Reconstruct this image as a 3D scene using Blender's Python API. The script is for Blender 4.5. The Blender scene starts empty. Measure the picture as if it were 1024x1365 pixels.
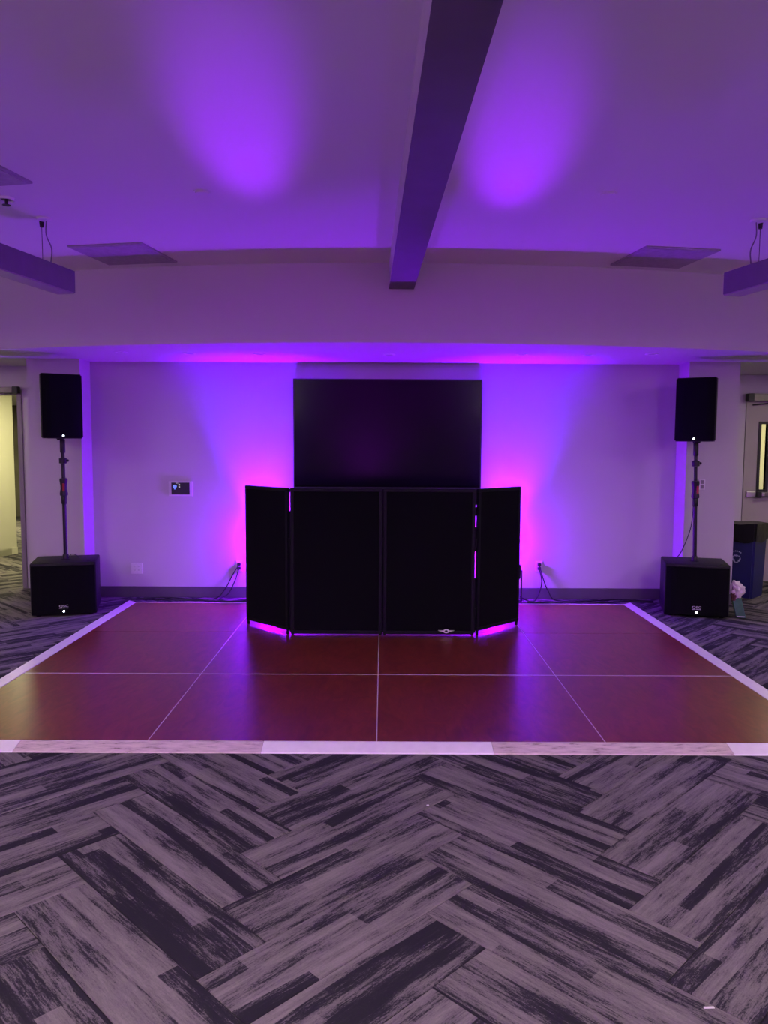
import bpy, bmesh, math, random
from mathutils import Vector, Matrix
random.seed(7)
SC = bpy.context.scene
COL = SC.collection
R = math.radians

# ------------------------------------------------------------------ camera
EYE = 1.593
FPX, PITCH, ROLL, YAW = 1040.64, 0.08431, 0.004765, 0.001365
cd = bpy.data.cameras.new('camera'); cam = bpy.data.objects.new('camera', cd); COL.objects.link(cam)
cd.sensor_fit = 'HORIZONTAL'; cd.sensor_width = 36; cd.lens = 36 * FPX / 1024
cd.clip_start = 0.05; cd.clip_end = 100
fwd = Vector((math.sin(YAW) * math.cos(PITCH), math.cos(YAW) * math.cos(PITCH), -math.sin(PITCH)))
r0 = Vector((math.cos(YAW), -math.sin(YAW), 0)); u0 = r0.cross(fwd)
rt = r0 * math.cos(ROLL) + u0 * math.sin(ROLL); up = u0 * math.cos(ROLL) - r0 * math.sin(ROLL)
cam.matrix_world = Matrix(((rt.x, up.x, -fwd.x, 0), (rt.y, up.y, -fwd.y, 0), (rt.z, up.z, -fwd.z, EYE), (0, 0, 0, 1)))
SC.camera = cam

# ------------------------------------------------------------------ world, exposure
w = bpy.data.worlds.new('world'); SC.world = w; w.use_nodes = True
w.node_tree.nodes['Background'].inputs[0].default_value = (0.02, 0.015, 0.03, 1)
w.node_tree.nodes['Background'].inputs[1].default_value = 0.2
vs = SC.view_settings
vs.view_transform = 'Standard'; vs.look = 'None'; vs.gamma = 1; vs.exposure = 0.0; vs.use_curve_mapping = False

# ------------------------------------------------------------------ lights
PURPLE = (0.21, 0.0, 1.0); BLUISH = (0.11, 0.0, 1.0); VIOLET = (0.28, 0.0, 1.0); MAUVE = (0.45, 0.0, 1.0)
WARM = (1.0, 0.86, 0.80)
HALL = (1.0, 0.93, 0.50)

def lamp(name, kind, loc, target, energy, color, **kw):
    d = bpy.data.lights.new(name, kind); d.energy = energy; d.color = color
    for k, v in kw.items(): setattr(d, k, v)
    o = bpy.data.objects.new(name, d); COL.objects.link(o); o.location = loc
    o.rotation_euler = (Vector(target) - Vector(loc)).to_track_quat('-Z', 'Y').to_euler()
    return o

UP_X = (-1.27, 1.33)
W_BEAM, W_CEIL, W_SPILL, W_REAR = 1100, 800, 165, 2800
for sx, x in zip((-1, 1), UP_X):
    # LED uplights on the floor behind the facade: a beam up the wall, a beam to the ceiling, stray light
    lamp('uplight_beam', 'SPOT', (x, 7.86, 0.46), (x, 8.08, 2.44), W_BEAM, BLUISH, spot_size=R(59), spot_blend=1.0, shadow_soft_size=0.05)
    lamp('uplight_beam', 'SPOT', (sx * 1.0, 7.28, 1.13), (sx * 0.68, 3.85 if sx < 0 else 4.15, 3.08), W_CEIL, VIOLET, spot_size=R(21), spot_blend=1.0, shadow_soft_size=0.10).scale = (0.5, 1, 1)
    lamp('uplight_spill', 'POINT', (sx * 1.14, 7.93, 0.60), (x, 7.7, 1), W_SPILL, PURPLE, shadow_soft_size=0.05)

# more purple uplights along the wall behind the camera (the television mirrors the middle one)
REAR_X = (-4.6, -0.45, 3.8)
for x in REAR_X:
    mid = abs(x) < 1
    lamp('uplight_beam', 'SPOT', (x, -4.55, 0.45), (x, -4.3, 3.08), W_REAR * (0.7 if mid else 1), MAUVE, spot_size=R(120), spot_blend=1.0, shadow_soft_size=0.06)

# room lighting: linear pendants behind the camera and at the sides (bodies are built below)
LIT = [((-2.2, -0.6), 0.0, 3.0, 125), ((2.4, -0.6), 0.0, 3.0, 125), ((-4.9, 4.1), R(-22), 1.7, 36), ((5.1, 4.1), R(22), 1.7, 36)]
for (x, y), a, L, e in LIT:
    d = bpy.data.lights.new('pendant_light', 'AREA'); d.energy = e; d.color = WARM; d.shape = 'RECTANGLE'; d.size = 0.12; d.size_y = L
    o = bpy.data.objects.new('pendant_light', d); COL.objects.link(o); o.location = (x, y, 2.58); o.rotation_euler = (0, 0, -a)
    # added upward fill at the same pendants, brightens ceiling and bulkhead
    d2 = bpy.data.lights.new('ceiling_fill_light', 'AREA'); d2.energy = e * 0.72; d2.color = WARM; d2.shape = 'RECTANGLE'; d2.size = 0.12; d2.size_y = L
    o = bpy.data.objects.new('ceiling_fill_light', d2); COL.objects.link(o); o.location = (x, y, 2.765); o.rotation_euler = (math.pi, 0, a)
# hall ceiling lights behind the two door walls
for loc, sx, sy, e in [((-4.45, 10.3, 2.42), 0.6, 0.6, 74), ((-6.9, 14.6, 2.42), 0.6, 1.2, 170), ((5.6, 10.9, 2.42), 0.6, 0.6, 85)]:
    d = bpy.data.lights.new('hall_light', 'AREA'); d.energy = e; d.color = HALL; d.shape = 'RECTANGLE'; d.size = sx; d.size_y = sy
    o = bpy.data.objects.new('hall_light', d); COL.objects.link(o); o.location = loc

# added warm fill lamps near the two doors, unseen, just outside the picture
for x, e in ((-4.75, 9), (4.95, 14)):
    d = bpy.data.lights.new('door_fill_light', 'AREA'); d.energy = e; d.color = (1.0, 0.90, 0.66); d.shape = 'DISK'; d.size = 0.08
    o = bpy.data.objects.new('door_fill_light', d); COL.objects.link(o); o.location = (x, 7.7, 2.425)

# ------------------------------------------------------------------ helpers
def thing(name, label, cat, loc=(0, 0, 0), rz=0, group=None):
    o = bpy.data.objects.new(name, None); COL.objects.link(o); o.empty_display_size = 0.1
    o.location = loc; o.rotation_euler = (0, 0, rz)
    return tag(o, label, cat, group)
def tag(o, label, cat, group=None):
    o['label'] = label; o['category'] = cat
    if group: o['group'] = group
    return o
def obj(name, bm, mat, parent=None, smooth=False, loc=None, rot=None, label=None):
    me = bpy.data.meshes.new(name)
    bmesh.ops.recalc_face_normals(bm, faces=bm.faces)
    bm.to_mesh(me); bm.free()
    mats = mat if isinstance(mat, (list, tuple)) else [mat]
    for m in mats: me.materials.append(m)
    if smooth:
        for p in me.polygons: p.use_smooth = True
        try: me.set_sharp_from_angle(angle=R(40))
        except Exception: pass
    o = bpy.data.objects.new(name, me); COL.objects.link(o)
    if parent: o.parent = parent
    if loc is not None: o.location = loc
    if rot is not None: o.rotation_euler = rot
    if label: o['label'] = label
    return o
def struct(name, bm, mat, parent=None, **k):
    o = obj(name, bm, mat, parent, **k)
    if not parent: o['kind'] = 'structure'
    return o
def box(bm, c, s, bevel=0, M=None, seg=2, mi=0):
    m = Matrix.Translation(c) @ Matrix.Diagonal((*s, 1))
    if M: m = M @ m
    g = bmesh.ops.create_cube(bm, size=1, matrix=m)
    fs = {f for v in g['verts'] for f in v.link_faces}
    for f in fs: f.material_index = mi
    if bevel:
        es = {e for v in g['verts'] for e in v.link_edges}
        r = bmesh.ops.bevel(bm, geom=list(es), offset=bevel, segments=seg, affect='EDGES', profile=0.5)
        for f in r['faces']: f.material_index = mi
    return bm
def bx(x0, x1, y0, y1, z0, z1, bevel=0, bm=None, M=None, mi=0):
    bm = bm or bmesh.new()
    return box(bm, ((x0 + x1) / 2, (y0 + y1) / 2, (z0 + z1) / 2), (x1 - x0, y1 - y0, z1 - z0), bevel, M, mi=mi)
def prism(pts, h, M=None, bm=None, mi=0):
    """polygon in local XY extruded by h along +Z"""
    bm = bm or bmesh.new()
    T = (lambda v: M @ Vector(v)) if M else (lambda v: Vector(v))
    a = [bm.verts.new(T((x, y, 0))) for x, y in pts]; b = [bm.verts.new(T((x, y, h))) for x, y in pts]
    n = len(pts); fs = [bm.faces.new(a[::-1]), bm.faces.new(b)]
    for i in range(n): fs.append(bm.faces.new((a[i], a[(i + 1) % n], b[(i + 1) % n], b[i])))
    for f in fs: f.material_index = mi
    return bm
def lathe(prof, n=24, M=None, bm=None, mi=0):
    """profile [(r,z)...] revolved around Z; ends capped"""
    bm = bm or bmesh.new(); rings = []
    for r, z in prof:
        rings.append([bm.verts.new(((M @ Vector((r * math.cos(t), r * math.sin(t), z))) if M else Vector((r * math.cos(t), r * math.sin(t), z)))) for t in [2 * math.pi * i / n for i in range(n)]])
    fs = []
    for A, B in zip(rings, rings[1:]):
        for i in range(n): fs.append(bm.faces.new((A[i], A[(i + 1) % n], B[(i + 1) % n], B[i])))
    fs.append(bm.faces.new(rings[0][::-1])); fs.append(bm.faces.new(rings[-1]))
    for f in fs: f.material_index = mi
    return bm
def spline(P, k=6):
    P = [Vector(p) for p in P]; out = []
    Q = [P[0] * 2 - P[1]] + P + [P[-1] * 2 - P[-2]]
    for i in range(1, len(Q) - 2):
        a, b, c, d = Q[i - 1:i + 3]
        for j in range(k):
            t = j / k
            out.append(0.5 * ((2 * b) + (c - a) * t + (2 * a - 5 * b + 4 * c - d) * t * t + (3 * b - a - 3 * c + d) * t ** 3))
    return out + [P[-1]]
def tube(P, r, n=8, bm=None):
    bm = bm or bmesh.new(); rings = []
    N = len(P); prev = None
    for i in range(N):
        t = (P[min(i + 1, N - 1)] - P[max(i - 1, 0)]).normalized()
        ref = prev if prev is not None else (Vector((0, 0, 1)) if abs(t.z) < .9 else Vector((1, 0, 0)))
        a = (ref - t * ref.dot(t)).normalized(); b = t.cross(a); prev = a
        rings.append([bm.verts.new(P[i] + (a * math.cos(q) + b * math.sin(q)) * r) for q in [2 * math.pi * j / n for j in range(n)]])
    for A, B in zip(rings, rings[1:]):
        for j in range(n): bm.faces.new((A[j], A[(j + 1) % n], B[(j + 1) % n], B[j]))
    bm.faces.new(rings[0][::-1]); bm.faces.new(rings[-1])
    return bm
def text_bm(s, size, M, depth=0.0006):
    cu = bpy.data.curves.new('t', 'FONT'); cu.body = s; cu.size = size; cu.align_x = 'CENTER'; cu.align_y = 'CENTER'; cu.extrude = depth; cu.resolution_u = 3
    o = bpy.data.objects.new('t', cu); COL.objects.link(o)
    dg = bpy.context.evaluated_depsgraph_get(); me = bpy.data.meshes.new_from_object(o.evaluated_get(dg))
    bm = bmesh.new(); bm.from_mesh(me); bm.transform(M)
    bpy.data.objects.remove(o); bpy.data.curves.remove(cu); bpy.data.meshes.remove(me)
    return bm
def dup(root, loc=None, rz=None, label=None):
    r = root.copy(); COL.objects.link(r)
    if loc is not None: r.location = loc
    if rz is not None: r.rotation_euler = (0, 0, rz)
    if label: r['label'] = label
    for ch in list(root.children):
        c = ch.copy(); COL.objects.link(c); c.parent = r
        for g in list(ch.children):
            d = g.copy(); COL.objects.link(d); d.parent = c
    return r

# ------------------------------------------------------------------ materials
def mat(name, col, rough=0.6, metal=0.0, spec=0.5, emit=None, noise=None, bump=None, coat=0):
    m = bpy.data.materials.new(name); m.use_nodes = True; nt = m.node_tree; b = nt.nodes['Principled BSDF']
    b.inputs['Base Color'].default_value = (*col, 1); b.inputs['Roughness'].default_value = rough
    b.inputs['Metallic'].default_value = metal; b.inputs['Specular IOR Level'].default_value = spec
    if coat: b.inputs['Coat Weight'].default_value = coat; b.inputs['Coat Roughness'].default_value = 0.12
    if emit: b.inputs['Emission Color'].default_value = (*emit[0], 1); b.inputs['Emission Strength'].default_value = emit[1]
    tc = nt.nodes.new('ShaderNodeTexCoord')
    if noise:
        sc, amt = noise
        n = nt.nodes.new('ShaderNodeTexNoise'); n.inputs['Scale'].default_value = sc; n.inputs['Detail'].default_value = 4
        nt.links.new(tc.outputs['Object'], n.inputs['Vector'])
        rp = nt.nodes.new('ShaderNodeValToRGB')
        rp.color_ramp.elements[0].position = 0.3; rp.color_ramp.elements[1].position = 0.7
        rp.color_ramp.elements[0].color = (*[c * (1 - amt) for c in col], 1); rp.color_ramp.elements[1].color = (*[min(1, c * (1 + amt)) for c in col], 1)
        nt.links.new(n.outputs['Fac'], rp.inputs['Fac']); nt.links.new(rp.outputs['Color'], b.inputs['Base Color'])
    if bump:
        sc, st = bump
        n = nt.nodes.new('ShaderNodeTexNoise'); n.inputs['Scale'].default_value = sc; n.inputs['Detail'].default_value = 3
        nt.links.new(tc.outputs['Object'], n.inputs['Vector'])
        bp = nt.nodes.new('ShaderNodeBump'); bp.inputs['Strength'].default_value = st; bp.inputs['Distance'].default_value = 0.004
        nt.links.new(n.outputs['Fac'], bp.inputs['Height']); nt.links.new(bp.outputs['Normal'], b.inputs['Normal'])
    return m

def math_node(nt, op, a, b=None, c=None):
    n = nt.nodes.new('ShaderNodeMath'); n.operation = op
    for i, v in enumerate((a, b, c)):
        if v is None: continue
        if isinstance(v, (int, float)): n.inputs[i].default_value = v
        else: nt.links.new(v, n.inputs[i])
    return n.outputs[0]

def carpet_material():
    m = bpy.data.materials.new('carpet'); m.use_nodes = True; nt = m.node_tree; b = nt.nodes['Principled BSDF']
    b.inputs['Roughness'].default_value = 0.95; b.inputs['Specular IOR Level'].default_value = 0.15
    uv = nt.nodes.new('ShaderNodeUVMap'); oi = nt.nodes.new('ShaderNodeObjectInfo')
    off = nt.nodes.new('ShaderNodeCombineXYZ')
    rnd = oi.outputs['Random']
    nt.links.new(math_node(nt, 'MULTIPLY', rnd, 61.7), off.inputs[0]); nt.links.new(math_node(nt, 'MULTIPLY', rnd, 37.3), off.inputs[1])
    add = nt.nodes.new('ShaderNodeVectorMath'); add.operation = 'ADD'; nt.links.new(uv.outputs[0], add.inputs[0]); nt.links.new(off.outputs[0], add.inputs[1])
    P = add.outputs[0]
    def noise(scx, scy, detail, rough=0.6, scale=1.0):
        mp = nt.nodes.new('ShaderNodeVectorMath'); mp.operation = 'MULTIPLY'; nt.links.new(P, mp.inputs[0]); mp.inputs[1].default_value = (scx, scy, 1)
        n = nt.nodes.new('ShaderNodeTexNoise'); n.noise_dimensions = '2D'; n.inputs['Scale'].default_value = scale; n.inputs['Detail'].default_value = detail; n.inputs['Roughness'].default_value = rough
        nt.links.new(mp.outputs[0], n.inputs['Vector']); return n.outputs['Fac']
    sep = nt.nodes.new('ShaderNodeSeparateXYZ'); nt.links.new(P, sep.inputs[0])
    # board strips across the plank, each with a value of its own, broken along the length
    strip = math_node(nt, 'FLOOR', math_node(nt, 'ADD', math_node(nt, 'MULTIPLY', sep.outputs[1], 17.0), math_node(nt, 'MULTIPLY', noise(0.6, 3, 1), 2.2)))
    seg = math_node(nt, 'FLOOR', math_node(nt, 'ADD', math_node(nt, 'MULTIPLY', sep.outputs[0], 0.9), math_node(nt, 'MULTIPLY', strip, 0.37)))
    cb = nt.nodes.new('ShaderNodeCombineXYZ'); nt.links.new(strip, cb.inputs[0]); nt.links.new(seg, cb.inputs[1])
    wn = nt.nodes.new('ShaderNodeTexWhiteNoise'); wn.noise_dimensions = '2D'; nt.links.new(cb.outputs[0], wn.inputs['Vector'])
    base = wn.outputs['Value']
    big = noise(1.5, 16, 5, 0.68)        # long worn patches
    fine = noise(13, 120, 5, 0.75)       # streaks
    speck = noise(110, 240, 2, 0.8)      # pile grain
    s = math_node(nt, 'ADD', math_node(nt, 'MULTIPLY', base, 0.40), math_node(nt, 'MULTIPLY', big, 1.25))
    s = math_node(nt, 'ADD', s, math_node(nt, 'MULTIPLY', fine, 0.62))
    s = math_node(nt, 'ADD', s, math_node(nt, 'MULTIPLY', speck, 0.34))
    rp = nt.nodes.new('ShaderNodeValToRGB'); cr = rp.color_ramp
    cr.elements[0].position = 0.45; cr.elements[0].color = (0.020, 0.018, 0.024, 1)
    cr.elements[1].position = 0.70; cr.elements[1].color = (0.200, 0.180, 0.170, 1)
    for p, c in ((0.505, (0.030, 0.027, 0.034)), (0.530, (0.085, 0.077, 0.080)), (0.575, (0.135, 0.121, 0.118))):
        e = cr.elements.new(p); e.color = (*c, 1)
    nt.links.new(math_node(nt, 'DIVIDE', s, 2.41), rp.inputs['Fac'])
    nt.links.new(rp.outputs['Color'], b.inputs['Base Color'])
    bp = nt.nodes.new('ShaderNodeBump'); bp.inputs['Strength'].default_value = 0.35; bp.inputs['Distance'].default_value = 0.002
    nt.links.new(speck, bp.inputs['Height']); nt.links.new(bp.outputs['Normal'], b.inputs['Normal'])
    return m

def wood_material():
    m = bpy.data.materials.new('cherry_wood'); m.use_nodes = True; nt = m.node_tree; b = nt.nodes['Principled BSDF']
    tc = nt.nodes.new('ShaderNodeTexCoord'); oi = nt.nodes.new('ShaderNodeObjectInfo')
    off = nt.nodes.new('ShaderNodeCombineXYZ'); nt.links.new(math_node(nt, 'MULTIPLY', oi.outputs['Random'], 40.0), off.inputs[0])
    add = nt.nodes.new('ShaderNodeVectorMath'); add.operation = 'ADD'; nt.links.new(tc.outputs['Object'], add.inputs[0]); nt.links.new(off.outputs[0], add.inputs[1])
    mp = nt.nodes.new('ShaderNodeVectorMath'); mp.operation = 'MULTIPLY'; nt.links.new(add.outputs[0], mp.inputs[0]); mp.inputs[1].default_value = (13, 4.5, 1)
    n = nt.nodes.new('ShaderNodeTexNoise'); n.inputs['Scale'].default_value = 1.0; n.inputs['Detail'].default_value = 6; n.inputs['Roughness'].default_value = 0.62; n.inputs['Distortion'].default_value = 1.4
    nt.links.new(mp.outputs[0], n.inputs['Vector'])
    rp = nt.nodes.new('ShaderNodeValToRGB'); cr = rp.color_ramp
    cr.elements[0].position = 0.3; cr.elements[0].color = (0.110, 0.019, 0.013, 1); cr.elements[1].position = 0.72; cr.elements[1].color = (0.225, 0.045, 0.024, 1)
    nt.links.new(n.outputs['Fac'], rp.inputs['Fac']); nt.links.new(rp.outputs['Color'], b.inputs['Base Color'])
    b.inputs['Roughness'].default_value = 0.28; b.inputs['Specular IOR Level'].default_value = 0.46
    return m

def stone_material():
    m = bpy.data.materials.new('worn_trim'); m.use_nodes = True; nt = m.node_tree; b = nt.nodes['Principled BSDF']
    tc = nt.nodes.new('ShaderNodeTexCoord')
    mp = nt.nodes.new('ShaderNodeVectorMath'); mp.operation = 'MULTIPLY'; nt.links.new(tc.outputs['Object'], mp.inputs[0]); mp.inputs[1].default_value = (9, 45, 1)
    n = nt.nodes.new('ShaderNodeTexNoise'); n.inputs['Scale'].default_value = 1.0; n.inputs['Detail'].default_value = 8; n.inputs['Roughness'].default_value = 0.7
    nt.links.new(mp.outputs[0], n.inputs['Vector'])
    rp = nt.nodes.new('ShaderNodeValToRGB'); cr = rp.color_ramp
    cr.elements[0].position = 0.34; cr.elements[0].color = (0.17, 0.12, 0.10, 1); cr.elements[1].position = 0.60; cr.elements[1].color = (0.70, 0.59, 0.53, 1)
    e = cr.elements.new(0.43); e.color = (0.54, 0.44, 0.40, 1)
    nt.links.new(n.outputs['Fac'], rp.inputs['Fac']); nt.links.new(rp.outputs['Color'], b.inputs['Base Color'])
    b.inputs['Roughness'].default_value = 0.5
    return m

M = dict(
    bulk=mat('bulkhead_paint', (0.62, 0.59, 0.60), 0.6, bump=(150, 0.05)),
    paint=mat('wall_paint', (0.50, 0.48, 0.48), 0.55, bump=(180, 0.05)),
    ceiling=mat('ceiling_paint', (0.82, 0.80, 0.80), 0.85, bump=(120, 0.05)),
    yellow=mat('hall_paint', (0.50, 0.485, 0.385), 0.7, noise=(2, 0.03)),
    endwall=mat('hall_end_paint', (0.09, 0.08, 0.06), 0.7, noise=(1.5, 0.3)),
    base=mat('baseboard_rubber', (0.085, 0.075, 0.085), 0.55, noise=(5, 0.1)),
    seam=mat('carpet_backing', (0.012, 0.010, 0.015), 0.95, noise=(60, 0.3)),
    carpet=carpet_material(), wood=wood_material(), stone=stone_material(),
    whitetrim=mat('white_trim', (0.88, 0.85, 0.82), 0.35, noise=(20, 0.04)),
    alu=mat('aluminium', (0.62, 0.58, 0.58), 0.45, 0.15, noise=(40, 0.1)),
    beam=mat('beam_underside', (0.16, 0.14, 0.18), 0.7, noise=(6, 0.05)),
    beamside=mat('beam_side_paint', (0.60, 0.57, 0.58), 0.6, noise=(6, 0.04)),
    pend=mat('pendant_metal', (0.18, 0.155, 0.20), 0.5, noise=(10, 0.05)),
    diff=mat('pendant_diffuser', (0.34, 0.31, 0.30), 0.45, noise=(10, 0.04)),
    vent=mat('ceiling_panel_mesh', (0.40, 0.36, 0.42), 0.7, noise=(25, 0.12)),
    black=mat('black_plastic', (0.006, 0.006, 0.008), 0.55, spec=0.3, bump=(300, 0.1)),
    grille=mat('black_grille', (0.0035, 0.0035, 0.0045), 0.8, spec=0.08, bump=(900, 0.3)),
    subtop=mat('black_textured_paint', (0.008, 0.0075, 0.009), 0.55, spec=0.25, bump=(400, 0.2)),
    pole=mat('black_pole_metal', (0.008, 0.007, 0.009), 0.4, spec=0.4, noise=(30, 0.1)),
    fabric=mat('black_stretch_fabric', (0.0035, 0.0035, 0.0045), 0.9, spec=0.1, bump=(600, 0.1)),
    frame=mat('black_frame_metal', (0.005, 0.005, 0.008), 0.5, spec=0.15, noise=(30, 0.1)),
    screen=mat('tv_glass', (0.004, 0.0035, 0.005), 0.15, spec=0.11, noise=(3, 0.05)),
    bezel=mat('tv_bezel', (0.004, 0.004, 0.005), 0.4, noise=(30, 0.1)),
    plate=mat('white_plastic', (0.66, 0.64, 0.64), 0.4, noise=(60, 0.03)),
    dark=mat('dark_slot', (0.01, 0.01, 0.012), 0.5, noise=(60, 0.1)),
    cord=mat('black_rubber_cord', (0.010, 0.009, 0.011), 0.5, noise=(60, 0.1)),
    greycord=mat('grey_cable', (0.22, 0.20, 0.22), 0.5, noise=(60, 0.1)),
    red=mat('red_label', (0.35, 0.012, 0.02), 0.5, noise=(60, 0.1)),
    mark=mat('silver_print', (0.75, 0.72, 0.72), 0.5, noise=(200, 0.1)),
    led=mat('white_led', (0.8, 0.9, 1.0), 0.4, emit=((0.75, 0.88, 1.0), 14), noise=(50, 0.02)),
    icon=mat('screen_icon_blue', (0.02, 0.04, 0.2), 0.4, emit=((0.16, 0.27, 0.95), 1.0), noise=(50, 0.02)),
    iconw=mat('screen_icon_white', (0.2, 0.2, 0.2), 0.4, emit=((0.7, 0.68, 0.62), 0.8), noise=(50, 0.02)),
    blue=mat('blue_bin_plastic', (0.006, 0.007, 0.085), 0.45, noise=(8, 0.1)),
    liner=mat('black_liner_film', (0.006, 0.006, 0.006), 0.4, spec=0.2, bump=(30, 0.6)),
    white=mat('white_print', (0.42, 0.42, 0.55), 0.5, noise=(80, 0.1)),
    film=mat('white_plastic_film', (0.62, 0.55, 0.55), 0.35, bump=(45, 0.7)),
    pink=mat('pink_print', (0.14, 0.055, 0.06), 0.5, noise=(60, 0.3)),
    green=mat('green_carton', (0.020, 0.11, 0.055), 0.5, noise=(25, 0.15)),
    door=mat('door_paint', (0.36, 0.33, 0.30), 0.5, noise=(4, 0.03)),
    doorframe=mat('door_frame_paint', (0.22, 0.19, 0.21), 0.5, noise=(4, 0.05)),
    closer=mat('door_closer_metal', (0.16, 0.14, 0.13), 0.4, 0.3, noise=(20, 0.05)),
    steel=mat('brushed_steel', (0.45, 0.43, 0.42), 0.35, 0.8, noise=(60, 0.1)),
    ring=mat('sprinkler_ring', (0.95, 0.93, 0.90), 0.2, 0.0, noise=(60, 0.03)),
    parled=mat('uplight_lens', (0.2, 0.1, 0.5), 0.3, emit=(PURPLE, 8), noise=(60, 0.1)),
    pendlit=mat('lit_diffuser', (0.8, 0.8, 0.8), 0.4, emit=(WARM, 3.0), noise=(60, 0.02)),
)
gl = bpy.data.materials.new('clear_glass'); gl.use_nodes = True
gb = gl.node_tree.nodes['Principled BSDF']; gb.inputs['Transmission Weight'].default_value = 1; gb.inputs['Roughness'].default_value = 0.02; gb.inputs['IOR'].default_value = 1.05
M['glass'] = gl

# ------------------------------------------------------------------ the setting
CEIL, SOFFIT = 3.08, 2.44
YW, YP = 8.10, 7.82                 # niche wall, pillar faces
NL, NR, PL, PR = -3.01, 3.03, -3.535, 3.535
YDL, YDR = 8.58, 9.20               # door walls
XL, XR, YB, YF, XH = -7.0, 7.0, -5.0, 18.0, -9.8
struct('ceiling', bx(XL, XR, YB, 7.4, CEIL, CEIL + 0.1), M['ceiling'])
struct('wall_back', bx(PL, PR, YW, YW + 0.15, 0, SOFFIT), M['paint'])
struct('wall_pillar_left', bx(PL, NL, YP, YW - 0.001, 0, SOFFIT), M['paint'])
struct('wall_pillar_right', bx(NR, PR, YP, YW - 0.001, 0, SOFFIT), M['paint'])
struct('wall_behind_camera', bx(XL, XR, YB - 0.15, YB, 0, CEIL), M['paint'])
struct('wall_left', bx(XL - 0.15, XL, YB, YDL, 0, CEIL), M['paint'])
struct('wall_hall_far_left', bx(XH - 0.15, XH, YDL, YF, 0, SOFFIT), M['endwall'])
struct('wall_right', bx(XR, XR + 0.15, YB, YF, 0, CEIL), M['paint'])
# curved bulkhead: drywall drop to the lower soffit (soffit runs back over the halls)
BX, BR, BY = 0.10, 10.9, 6.50
def arc_y(x): return BY + BR - math.sqrt(max(0.01, BR * BR - (x - BX) ** 2))
n = 72
pts = [(XL + (XR - XL) * i / n, arc_y(XL + (XR - XL) * i / n)) for i in range(n + 1)] + [(XR, YF), (XH, YF), (XH, YDL), (XL, YDL)]
struct('wall_bulkhead', prism(pts, CEIL + 0.1 - SOFFIT, Matrix.Translation((0, 0, SOFFIT))), M['bulk'])
# door wall left with an opening, door wall right with two openings
DL0, DL1, DH = -5.0, -3.99, 2.13
bm = bx(XH, DL0, YDL, YDL + 0.14, 0, SOFFIT); bx(DL1, PL + 0.2, YDL, YDL + 0.14, 0, SOFFIT, bm=bm); bx(DL0, DL1, YDL, YDL + 0.14, DH, SOFFIT, bm=bm)
struct('wall_door_left', bm, M['paint'])
DR0, DR1, DR2 = 4.24, 4.86, 5.75
bm = bx(PR - 0.2, DR0, YDR, YDR + 0.14, 0, SOFFIT); bx(DR2, XR, YDR, YDR + 0.14, 0, SOFFIT, bm=bm); bx(DR0, DR2, YDR, YDR + 0.14, 2.19, SOFFIT, bm=bm)
struct('wall_door_right', bm, M['paint'])
struct('wall_side_left', bx(PL, PL + 0.12, YW + 0.15, YDL, 0, SOFFIT), M['paint'])
struct('wall_side_right', bx(PR - 0.12, PR, YW + 0.15, YDR, 0, SOFFIT), M['paint'])
# halls behind
hw = Matrix.Translation((-5.345, 11.33, 0)) @ Matrix.Rotation(math.atan2(-2.3, -0.66), 4, 'Z')
o = struct('wall_hall_left', bx(0, 2.5, -0.02, 0, 0, SOFFIT, M=hw), M['yellow'])
struct('wall_hall_end', bx(XH, -3.2, 17.2, 17.35, 0.0, SOFFIT), M['endwall'])
struct('wall_hall_side', bx(PL + 0.22, PL + 0.34, YDL + 0.14, 17.2, 0, SOFFIT), M['yellow'])
struct('wall_hall_right', bx(PR, XR, 12.2, 12.35, 0, SOFFIT), M['yellow'])
struct('wall_hall_middle', bx(PR - 0.34, PR - 0.22, YDR, 12.2, 0, SOFFIT), M['yellow'])
struct('trim_1', bx(0.12, 0.55, 0.0, 0.012, 0.0, 1.42, M=hw), M['yellow'])
# baseboards
BH = 0.115
struct('baseboard_back', bx(NL, NR, YW - 0.012, YW, 0, BH, 0.003), M['base'])
struct('baseboard_left', bx(PL, NL + 0.012, YP - 0.012, YP, 0, BH, 0.003), M['base'])
struct('baseboard_right', bx(NR - 0.012, PR, YP - 0.012, YP, 0, BH, 0.003), M['base'])
struct('baseboard_side_left', bx(NL, NL + 0.012, YP, YW - 0.012, 0, BH), M['base'])
struct('baseboard_side_right', bx(NR - 0.012, NR, YP, YW - 0.012, 0, BH), M['base'])
struct('baseboard_hall', bx(0.0, 2.5, 0.0, 0.012, 0, 0.10, M=hw), M['yellow'])

# left doorway: frame, open, with a door closer track at the head
bm = bmesh.new()
d1 = struct('door_1', bx(DL1, DL1 + 0.05, YDL - 0.02, YDL + 0.16, 0, DH + 0.05, 0.004), M['doorframe'])
obj('door_head', bx(DL0 - 0.05, DL1, YDL - 0.02, YDL + 0.16, DH, DH + 0.05, 0.004), M['doorframe'], d1)
obj('door_post', bx(DL0 - 0.05, DL0, YDL - 0.02, YDL + 0.16, 0, DH, 0.004), M['doorframe'], d1)
cl = obj('door_closer', bx(-4.6, -4.005, YDL - 0.085, YDL - 0.02, 2.145, 2.21, 0.004), M['closer'], d1)
obj('end_cap', bx(-4.004, -3.945, YDL - 0.09, YDL - 0.02, 2.140, 2.215, 0.004), M['dark'], cl)
obj('closer_arm', tube(spline([(-4.05, YDL - 0.05, 2.137), (-4.12, YDL - 0.09, 2.125), (-4.45, YDL - 0.06, 2.135)], 4), 0.007), M['steel'], d1)
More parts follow.
